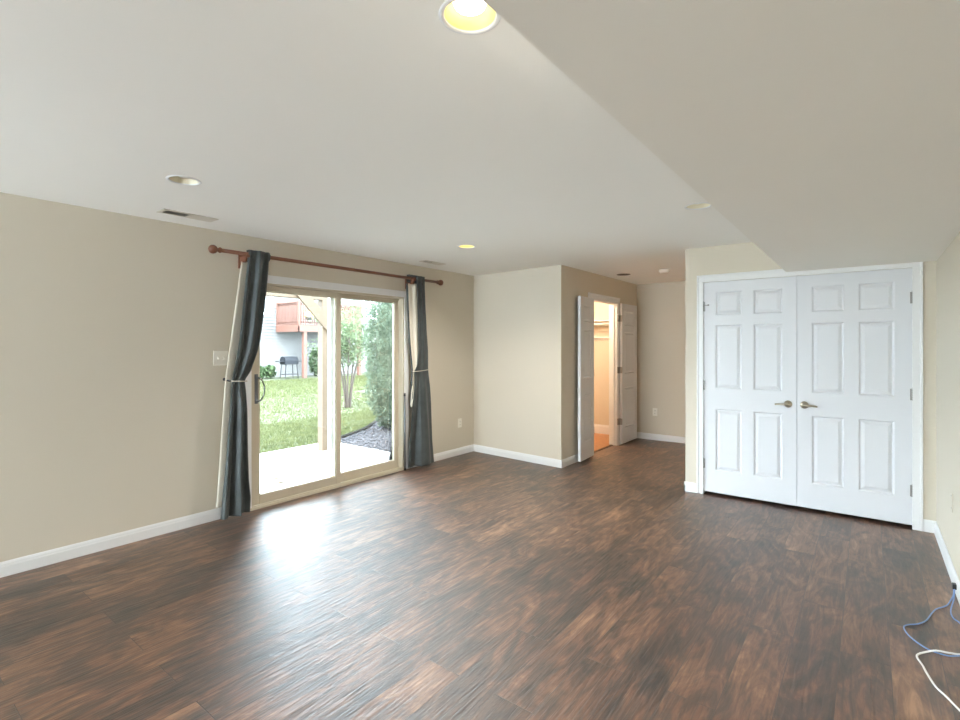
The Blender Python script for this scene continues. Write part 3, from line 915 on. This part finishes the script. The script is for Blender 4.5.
# ------------------------------------------------------------------ cables on the floor
bl = [(0.388, 3.935, 0.048), (0.382, 3.885, 0.022), (0.364, 3.83, 0.006), (0.345, 3.76, 0.0045), (0.325, 3.72, 0.0045), (0.29, 3.66, 0.0045), (0.265, 3.58, 0.0045), (0.238, 3.48, 0.0045),
      (0.200, 3.41, 0.0045), (0.160, 3.37, 0.0045), (0.143, 3.325, 0.0045), (0.158, 3.25, 0.0045), (0.192, 3.19, 0.0045), (0.226, 3.155, 0.0045), (0.262, 3.145, 0.0045), (0.298, 3.15, 0.0045), (0.34, 3.19, 0.0045), (0.375, 3.26, 0.0045)]
e = empty('ethernet_cable', (0.25, 3.4, 0), 'thin blue cable looping on the floor from the right baseboard', 'cable')
MB().tube(spline(bl, 6), 0.0032, 10).build('cord', 'blue_cable', e)
bl2 = [(0.391, 3.925, 0.045), (0.378, 3.84, 0.012), (0.352, 3.69, 0.0045), (0.353, 3.60, 0.0045), (0.372, 3.56, 0.0045), (0.381, 3.50, 0.0045)]
o = MB().tube(spline(bl2, 6), 0.0032, 10).build('cord', 'blue_cable', e)
MB().box(0.381, 0.399, 3.918, 3.952, 0.040, 0.070, 0.004).build('plug', 'black', e)
e = empty('white_cable', (0.25, 3.0, 0), 'thick white cable curving over the floor in front of the blue cable', 'cable')
wh = [(0.384, 3.28, 0.0045), (0.345, 3.20, 0.006), (0.298, 3.165, 0.011), (0.250, 3.15, 0.0115), (0.210, 3.115, 0.006), (0.182, 3.075, 0.0045), (0.178, 3.04, 0.0045), (0.192, 2.985, 0.0045), (0.203, 2.92, 0.0045), (0.224, 2.83, 0.0045), (0.252, 2.775, 0.0045), (0.285, 2.70, 0.0045), (0.335, 2.60, 0.0045)]
MB().tube(spline(wh, 6), 0.0042, 10).build('cord', 'white_cable', e)

# ------------------------------------------------------------------ outside: ground, patio, gravel
def lawn():
    k = N('lawn_turf')
    tc = k.n('ShaderNodeTexCoord')
    nz = k.n('ShaderNodeTexNoise', i_Scale=0.55, i_Detail=5.0)
    mp = k.n('ShaderNodeMapping'); mp.inputs['Scale'].default_value = (1.6, 0.5, 1)
    k.l(tc, 'Object', mp, 'Vector'); k.l(mp, 'Vector', nz, 'Vector')
    n2 = k.n('ShaderNodeTexNoise', i_Scale=30.0, i_Detail=3.0)
    k.l(tc, 'Object', n2, 'Vector')
    mx = k.n('ShaderNodeMix', data_type='FLOAT'); mx.inputs['Factor'].default_value = 0.4
    k.l(nz, 'Fac', mx, 'A'); k.l(n2, 'Fac', mx, 'B')
    cr = k.n('ShaderNodeValToRGB')
    cr.color_ramp.elements[0].position = 0.36; cr.color_ramp.elements[0].color = S(44, 52, 30)
    cr.color_ramp.elements[1].position = 0.62; cr.color_ramp.elements[1].color = S(58, 62, 40)
    k.l(mx, 'Result', cr, 'Fac'); k.l(cr, 'Color', k.b, 'Base Color')
    k.b.inputs['Roughness'].default_value = 0.9
    return k.m
M['lawn'] = lawn()
struct('ground', MB().box(-60, XL - 0.15, -25, 45, G - 0.3, G - 0.02), 'lawn', 'bright green lawn outside the patio door', 'lawn')
struct('patio', MB().box(-6.92, XL - 0.15, -2.0, 5.0, G - 0.1, G), 'concrete', 'pale concrete patio slab outside the glass door', 'patio')
curve = [(-6.93, 5.0), (-7.0, 5.2), (-7.1, 5.45), (-7.3, 5.9), (-7.62, 6.4), (-8.0, 6.9), (-8.6, 7.8), (-9.2, 9.0)]
poly = curve + [(XL - 0.15, 9.0), (XL - 0.15, 5.0)]
gb = MB().prism(poly, G - 0.08, G - 0.012).build('gravel_bed', 'stone')
tag(gb, 'grey gravel bed beyond the patio edge', 'gravel', kind='stuff')
def in_poly(x, y):
    c = False; j = len(poly) - 1
    for i in range(len(poly)):
        if (poly[i][1] > y) != (poly[j][1] > y) and x < (poly[j][0] - poly[i][0]) * (y - poly[i][1]) / (poly[j][1] - poly[i][1]) + poly[i][0]: c = not c
        j = i
    return c
st = MB()
ico = bmesh.new(); bmesh.ops.create_icosphere(ico, subdivisions=1, radius=1.0)
iv = [tuple(v.co) for v in ico.verts]; ico.verts.index_update(); fi = [[v.index for v in f.verts] for f in ico.faces]; ico.free()
cnt = 0
while cnt < 4200:
    x, y = random.uniform(-8.6, -4.42), random.uniform(5.03, 8.0)
    if not in_poly(x - 0.02, y): continue
    r = random.uniform(0.014, 0.030)
    n = len(st.v); a = random.uniform(0, 6.28); sx, sy, sz = r * random.uniform(0.8, 1.4), r * random.uniform(0.7, 1.1), r * random.uniform(0.5, 0.8)
    ca, sa = math.cos(a), math.sin(a)
    for vx, vy, vz in iv:
        px, py = vx * sx, vy * sy
        st.v.append((x + ca * px - sa * py, y + sa * px + ca * py, G - 0.012 + sz * 0.5 + vz * sz))
    for q in fi: st.face([n + i for i in q])
    cnt += 1
so = st.build('pebbles', 'stone', gb, recalc=False); so['kind'] = 'stuff'
ed = MB()
ep = spline([(x, y, G) for x, y in curve], 4)
ed.grid([[(p.x - 0.03, p.y - 0.01, G - 0.03) for p in ep], [(p.x - 0.03, p.y - 0.01, G + 0.025) for p in ep], [(p.x + 0.03, p.y + 0.01, G + 0.02) for p in ep], [(p.x + 0.03, p.y + 0.01, G - 0.03) for p in ep]], smooth=False)
struct('trim_5', ed, 'edging', 'dark curved edging between lawn and gravel', 'garden edging')

# grass blades
def blades(n, x0, x1, y0, y1, hmin, hmax, wd):
    x = rng.uniform(x0, x1, n); y = rng.uniform(y0, y1, n)
    keep = np.array([not (px > -6.95 and py < 5.03) and not in_poly(px + 0.03, py) for px, py in zip(x, y)])
    x, y = x[keep], y[keep]; n = len(x)
    h = rng.uniform(hmin, hmax, n); a = rng.uniform(0, 2 * np.pi, n); w_ = wd * rng.uniform(0.7, 1.3, n)
    lx, ly = rng.normal(0, 0.4, n) * h, rng.normal(0, 0.4, n) * h
    v = np.zeros((n, 3, 3))
    v[:, 0] = np.stack([x - np.cos(a) * w_, y - np.sin(a) * w_, np.full(n, G - 0.025)], 1)
    v[:, 1] = np.stack([x + np.cos(a) * w_, y + np.sin(a) * w_, np.full(n, G - 0.025)], 1)
    v[:, 2] = np.stack([x + lx, y + ly, G - 0.02 + h], 1)
    return v.reshape(-1, 3)
V = np.concatenate([blades(52000, -9.5, -6.9, 2.4, 8.0, 0.02, 0.055, 0.005), blades(26000, -14, -9.5, 3.4, 11, 0.02, 0.06, 0.009), blades(32000, -21.05, -14, 6.0, 19, 0.03, 0.08, 0.018)])
me = bpy.data.meshes.new('grass')
org = np.array([-9.0, 5.0, G - 0.02])
me.from_pydata((V - org).tolist(), [], np.arange(len(V)).reshape(-1, 3).tolist())
me.materials.append(M['grass'])
go = bpy.data.objects.new('grass', me); COL.objects.link(go); go.location = org
tag(go, 'short bright grass growing beyond the patio slab', 'grass', kind='stuff')

# dry leaves on the patio
for i, (x, y, a, lab) in enumerate(((-5.46, 3.20, 0.4, 'small brown dry leaf on the patio, farther from the door'), (-5.25, 3.12, 1.2, 'small pale dry leaf on the patio, nearer the door'))):
    mb = MB(); rows = []
    for t in range(7):
        u = t / 6; wv = 0.028 * math.sin(math.pi * min(1, u * 0.95 + 0.03)) ** 0.7
        c = Vector((math.cos(a), math.sin(a), 0)) * (u - 0.5) * 0.10; p = Vector((-math.sin(a), math.cos(a), 0))
        rows.append([Vector((x, y, G + 0.004 + 0.014 * (2 * s) ** 2 * math.sin(3 * u) ** 2 + 0.002)) + c + p * wv * 2 * s for s in (-0.5, -0.25, 0, 0.25, 0.5)])
    mb.grid(rows)
    n0 = len(mb.v); mb.grid([[Vector(q) - Vector((0, 0, 0.0015)) for q in r] for r in rows])
    tag(mb.build('dry_leaf', 'deadleaf'), lab, 'leaf', 'dry leaves on the patio')

# ------------------------------------------------------------------ our deck above the patio: post, beam, knee brace
e = empty('porch_post', (-6.40, 4.50, G), 'tan wooden deck post with diagonal brace at the patio edge', 'post')
MB().box(-6.46, -6.34, 4.44, 4.56, G, 2.10, 0.006).build('post', 'cedar', e)
MB().box(-6.445, -6.355, -1.0, 4.75, 2.10, 2.32, 0.006).build('beam', 'cedar', e)
br = MB()
p0, p1 = Vector((-6.335, 4.60, 1.66)), Vector((-6.335, 4.06, 2.20))
d = (p1 - p0).normalized(); nn = Vector((0, d.z, -d.y)) * 0.075
for s in (-0.02, 0.02):
    br.v += [tuple(p0 + nn + Vector((s, 0, 0))), tuple(p0 - nn + Vector((s, 0, 0))), tuple(p1 - nn + Vector((s, 0, 0))), tuple(p1 + nn + Vector((s, 0, 0)))]
br.f += [[0, 1, 2, 3], [4, 7, 6, 5], [0, 4, 5, 1], [1, 5, 6, 2], [2, 6, 7, 3], [3, 7, 4, 0]]; br.sm += [False] * 6
br.build('brace', 'cedar', e)

# ------------------------------------------------------------------ neighbour house, deck, grill
HX = -23.4
e = empty('neighbor_house', (HX, 16, G), 'white sided house across the lawn', 'house')
sd = MB()
y0, y1 = 4.0, 34.0
pts = []
z = G - 0.05
while z < 4.4:
    pts += [(HX + 0.05, z), (HX + 0.025, z + 0.128), (HX - 0.03, z + 0.13), (HX - 0.03, z + 0.15)]; z += 0.15
sd.grid([[(x, y0, z) for x, z in pts], [(x, y1, z) for x, z in pts]], smooth=False)
sd.box(HX - 0.3, HX - 0.04, y0, y1, G - 0.1, 4.45)
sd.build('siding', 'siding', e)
rf = MB()
n = len(rf.v)
rf.v += [(HX + 0.052, y0, 4.35), (HX + 0.052, y1, 4.35), (HX - 5.0, y1, 5.6), (HX - 5.0, y0, 5.6), (HX + 0.052, y0, 4.5), (HX + 0.052, y1, 4.5), (HX - 5.0, y1, 5.75), (HX - 5.0, y0, 5.75)]
for q in ((3, 2, 1, 0), (4, 5, 6, 7), (0, 1, 5, 4), (1, 2, 6, 5), (2, 3, 7, 6), (3, 0, 4, 7)):
    rf.face([n + i for i in q])
o = rf.build('roof', 'slot', e); o['label'] = 'dark shingle roof'
for (a, b, c, d) in ((12.35, 13.40, 3.05, 4.2), (19.2, 20.1, 3.1, 4.2), (16.0, 17.0, 2.9, 4.2)):
    wf = MB()
    t = 0.09
    wf.box(HX, HX + 0.06, a - t, a, c - t, d + t).box(HX, HX + 0.06, b, b + t, c - t, d + t).box(HX, HX + 0.06, a, b, c - t, c).box(HX, HX + 0.06, a, b, d, d + t)
    wf.box(HX + 0.03, HX + 0.05, (a + b) / 2 - 0.02, (a + b) / 2 + 0.02, c, d).box(HX + 0.03, HX + 0.05, a, b, (c + d) / 2 - 0.03, (c + d) / 2 + 0.03)
    wf.box(HX + 0.03, HX + 0.045, a, b, c + 0.38, c + 0.41)
    o = wf.build('window', 'winframe', e)
    MB().box(HX + 0.015, HX + 0.034, a, b, c, d).build('pane', 'winglass', o)

DXF, DY0, DY1, DZF = -21.3, 13.6, 17.35, 2.42
e = empty('neighbor_deck', ((HX + DXF) / 2, (DY0 + DY1) / 2, G), 'raised red-brown deck on the white house across the lawn', 'deck')
MB().box(HX + 0.12, DXF, DY0, DY1, DZF - 0.06, DZF, 0).build('floor_boards', 'redwood', e)
rm = MB()
rm.box(DXF - 0.05, DXF, DY0, DY1, DZF - 0.32, DZF - 0.06).box(HX + 0.12, DXF, DY0, DY0 + 0.05, DZF - 0.32, DZF - 0.06).box(HX + 0.05, DXF, DY1 - 0.05, DY1, DZF - 0.32, DZF - 0.06)
for k in range(8):
    y = DY0 + 0.4 * (k + 1)
    rm.box(HX + 0.05, DXF - 0.05, y, y + 0.04, DZF - 0.28, DZF - 0.06)
rm.build('rim_joists', 'redwood', e)
for y in (13.98, 17.25):
    MB().box(DXF - 0.2, DXF - 0.03, y - 0.085, y + 0.085, G, DZF - 0.06).build('post', 'redwood', e)
def railing(p0, p1, k0=0):
    r = MB(); p0, p1 = Vector(p0), Vector(p1); L = (p1 - p0).length; d = (p1 - p0) / L
    def bar(a, b, hz0, hz1, hw):
        x0, x1 = sorted((a.x, b.x)); y0_, y1_ = sorted((a.y, b.y))
        r.box(x0 - hw, x1 + hw, y0_ - hw, y1_ + hw, hz0, hz1)
    bar(p0 + d * (0.12 if k0 else 0), p1 - d * (0 if k0 else 0.0), DZF + 1.06, DZF + 1.12, 0.058 if k0 else 0.06); bar(p0, p1, DZF + 0.95, DZF + 1.02, 0.022); bar(p0, p1, DZF + 0.10, DZF + 0.17, 0.022)
    n = int(L / 0.12)
    for k in range(k0, n + 1):
        q = p0 + d * (L * k / n); hw = 0.05 if k in (0, n) else 0.022
        r.box(q.x - hw, q.x + hw, q.y - hw, q.y + hw, DZF, DZF + (1.16 if k in (0, n) else 1.06))
    return r.build('railing', 'redwood', e)
railing((HX + 0.20, DY0 + 0.05, 0), (DXF - 0.05, DY0 + 0.05, 0))
railing((DXF - 0.05, DY0 + 0.05, 0), (DXF - 0.05, DY1 - 0.18, 0), 1)
railing((HX + 0.20, DY1 - 0.05, 0), (DXF - 0.05, DY1 - 0.05, 0))

# planters hanging on the rail and flowers
for i, y in enumerate((14.45, 14.75, 15.05)):
    q = empty('railing_planter', (DXF + 0.08, y, DZF + 0.2), 'dark planter on the outside of the neighbour deck railing, %s' % ('nearest the corner post', 'the middle one', 'farthest from the corner post')[i], 'planter', 'planters on the deck railing')
    MB().lathe([(0, 0), (0.07, 0), (0.10, 0.16), (0.09, 0.16), (0.085, 0.13), (0, 0.13)], (DXF + 0.08, y, DZF + 0.3), seg=14).build('pot', 'pot', q)
def leaf_cloud(n, sampler, size, aspect=0.55):
    P = np.array([sampler() for _ in range(n)])
    n = len(P)
    a = rng.normal(size=(n, 3)); a /= np.linalg.norm(a, axis=1)[:, None]
    b = rng.normal(size=(n, 3)); b -= a * (a * b).sum(1)[:, None]; b /= np.linalg.norm(b, axis=1)[:, None]
    s = size * rng.uniform(0.6, 1.3, n)[:, None]
    v = np.stack([P - a * s, P + b * s * aspect, P + a * s, P - b * s * aspect], 1).reshape(-1, 3)
    mb = MB(); mb.v = [tuple(p) for p in v]; mb.f = np.arange(len(v)).reshape(-1, 4).tolist(); mb.sm = [False] * n
    return mb
q = empty('flower_basket', (DXF + 0.1, 14.1, DZF + 0.25), 'basket of yellow flowers on the neighbour deck railing', 'flowers')
MB().lathe([(0, 0), (0.10, 0), (0.16, 0.14), (0.14, 0.14), (0, 0.1)], (DXF + 0.1, 14.1, DZF + 0.25), seg=14).build('basket', 'pot', q)
leaf_cloud(160, lambda: np.array([DXF + 0.1, 14.1, DZF + 0.48]) + rng.normal(0, 0.085, 3), 0.045, 0.8).build('blooms', 'petal', q, recalc=False)['kind'] = 'stuff'

# barbecue grill
gx, gy = -21.8, 13.42
e = empty('barbecue_grill', (gx, gy, G), 'black barbecue grill beside the neighbour deck post', 'grill')
b = MB(); rows = []
for i in range(9):
    a = math.pi * i / 8
    rows.append([(gx + 0.24 * math.cos(a), gy + s, G + 0.84 + 0.20 * math.sin(a)) for s in (-0.34, -0.33, 0.33, 0.34)])
b.grid(rows)
n0 = len(b.v)
for s in (-0.34, 0.34):
    k = len(b.v); b.v += [(gx + 0.24 * math.cos(math.pi * i / 8), gy + s, G + 0.84 + 0.20 * math.sin(math.pi * i / 8)) for i in range(9)]
    b.face(list(range(k, k + 9)))
b.build('lid', 'grill', e)
MB().box(gx - 0.24, gx + 0.24, gy - 0.35, gy + 0.35, G + 0.66, G + 0.84, 0.03).build('firebox', 'grill', e)
MB().box(gx - 0.2, gx + 0.2, gy - 0.62, gy - 0.36, G + 0.79, G + 0.82, 0.005).build('side_shelf', 'grill', e)
MB().box(gx - 0.2, gx + 0.2, gy + 0.36, gy + 0.62, G + 0.79, G + 0.82, 0.005).build('side_shelf', 'grill', e)
for sx in (-1, 1):
    for sy in (-1, 1):
        MB().tube([(gx + sx * 0.18, gy + sy * 0.28, G + 0.68), (gx + sx * 0.22, gy + sy * 0.34, G)], 0.02, 8).build('leg', 'grill', e)
MB().box(gx - 0.2, gx + 0.2, gy - 0.3, gy + 0.3, G + 0.18, G + 0.21).build('bottom_shelf', 'grill', e)

# shrubs along the neighbour house
def shrub(x, y, r, h, n, label, mtl='leaf_shrub'):
    e = empty('shrub', (x, y, G), label, 'shrub', 'shrubs by the white house')
    def sm():
        d = rng.normal(size=3); d /= np.linalg.norm(d); rad = rng.uniform(0.55, 1.0)
        return np.array([x + d[0] * r * rad, y + d[1] * r * rad, G + h * 0.5 + d[2] * h * 0.5 * rad])
    leaf_cloud(n, sm, 0.10).build('foliage', mtl, e, recalc=False)
    t = MB()
    for k in range(5):
        a = k * 1.25
        t.tube([(x + 0.05 * math.cos(a), y + 0.05 * math.sin(a), G - 0.02), (x + r * 0.6 * math.cos(a), y + r * 0.6 * math.sin(a), G + h * 0.7)], 0.014, 6)
    t.build('stem', 'bark', e)
shrub(-22.6, 11.6, 0.33, 1.15, 420, 'tall leafy shrub left of the grill, nearest the curtain')
shrub(-22.4, 12.28, 0.28, 0.60, 320, 'low green shrub between the tall shrub and the grill')
shrub(-22.6, 12.88, 0.28, 0.62, 320, 'low green shrub close to the left side of the grill')
shrub(-22.4, 15.3, 0.36, 1.5, 420, 'leafy shrub right of the neighbour deck post')

# small multi-stem tree
tx, ty = -10.4, 8.03
e = empty('small_tree', (tx, ty, G), 'small light green tree with several thin trunks on the lawn', 'tree')
tr = MB()
tips = []
rt = random.Random(3)
for k in range(5):
    a = k * 1.257 + 0.5
    b0 = Vector((tx + 0.05 * math.cos(a), ty + 0.05 * math.sin(a), G - 0.03))
    b1 = Vector((tx + 0.10 * math.cos(a), ty + 0.10 * math.sin(a), G + 0.45))
    b2 = Vector((tx + 0.18 * math.cos(a + 0.2), ty + 0.22 * math.sin(a + 0.2), G + 1.0))
    b3 = Vector((tx + 0.34 * math.cos(a + 0.3), ty + 0.42 * math.sin(a + 0.3), G + 1.75))
    tr.tube(spline([b0, b1, b2, b3], 4), [0.032 - 0.0015 * i for i in range(13)], 7)
    for j in range(5):
        c = b2.lerp(b3, j / 5.0); an = rt.uniform(0, 6.28)
        t_ = c + Vector((0.28 * math.cos(an), 0.34 * math.sin(an), rt.uniform(0.2, 0.5)))
        tr.tube([c, c.lerp(t_, 0.5) + Vector((0, 0, 0.03)), t_], [0.010, 0.007, 0.004], 5); tips.append(t_)
tr.build('trunk', 'bark', e)
clumps = [np.array([tx + rt.gauss(0, 0.26), ty + rt.gauss(0, 0.36), G + rt.uniform(1.15, 2.55)]) for _ in range(46)] + [np.array(t) for t in tips]
def sm_tree():
    c = clumps[rng.integers(len(clumps))]
    return c + rng.normal(0, 0.11, 3)
leaf_cloud(4200, sm_tree, 0.038, 0.5).build('foliage', 'leaf_tree', e, recalc=False)

# columnar evergreen
ax_, ay_ = -6.95, 6.52
e = empty('columnar_evergreen', (ax_, ay_, G), 'dense columnar evergreen standing in the gravel bed', 'evergreen')
MB().tube([(ax_, ay_, G - 0.03), (ax_, ay_, 2.2)], [0.05, 0.02], 8).build('trunk', 'bark', e)
def rad_arb(h):
    return 0.60 * min(1.0, (max(h, 0) / 0.75) ** 0.6 * 0.62 + 0.38) * (1 - 0.92 * max(0, (h - 1.7) / 1.0) ** 2.5)
def sm_arb():
    h = rng.uniform(0.05, 2.65); a = rng.uniform(0, 2 * np.pi)
    r = rad_arb(h) * (1 + 0.10 * math.sin(5 * a + 3 * h) + 0.06 * math.sin(11 * h + 2 * a)) * rng.uniform(0.72, 1.03)
    return np.array([ax_ + r * math.cos(a), ay_ + r * math.sin(a), G + h])
P = leaf_cloud(17000, sm_arb, 0.030, 0.42)
P.build('foliage', 'leaf_arb', e, recalc=False)
core = MB(); core.lathe([(0.0, 0.04)] + [(rad_arb(h) * 0.68, h) for h in [0.05 + 0.2 * i for i in range(13)]] + [(0, 2.55)], (ax_, ay_, G), seg=20)
core.build('inner_foliage', 'leaf_arb', e)
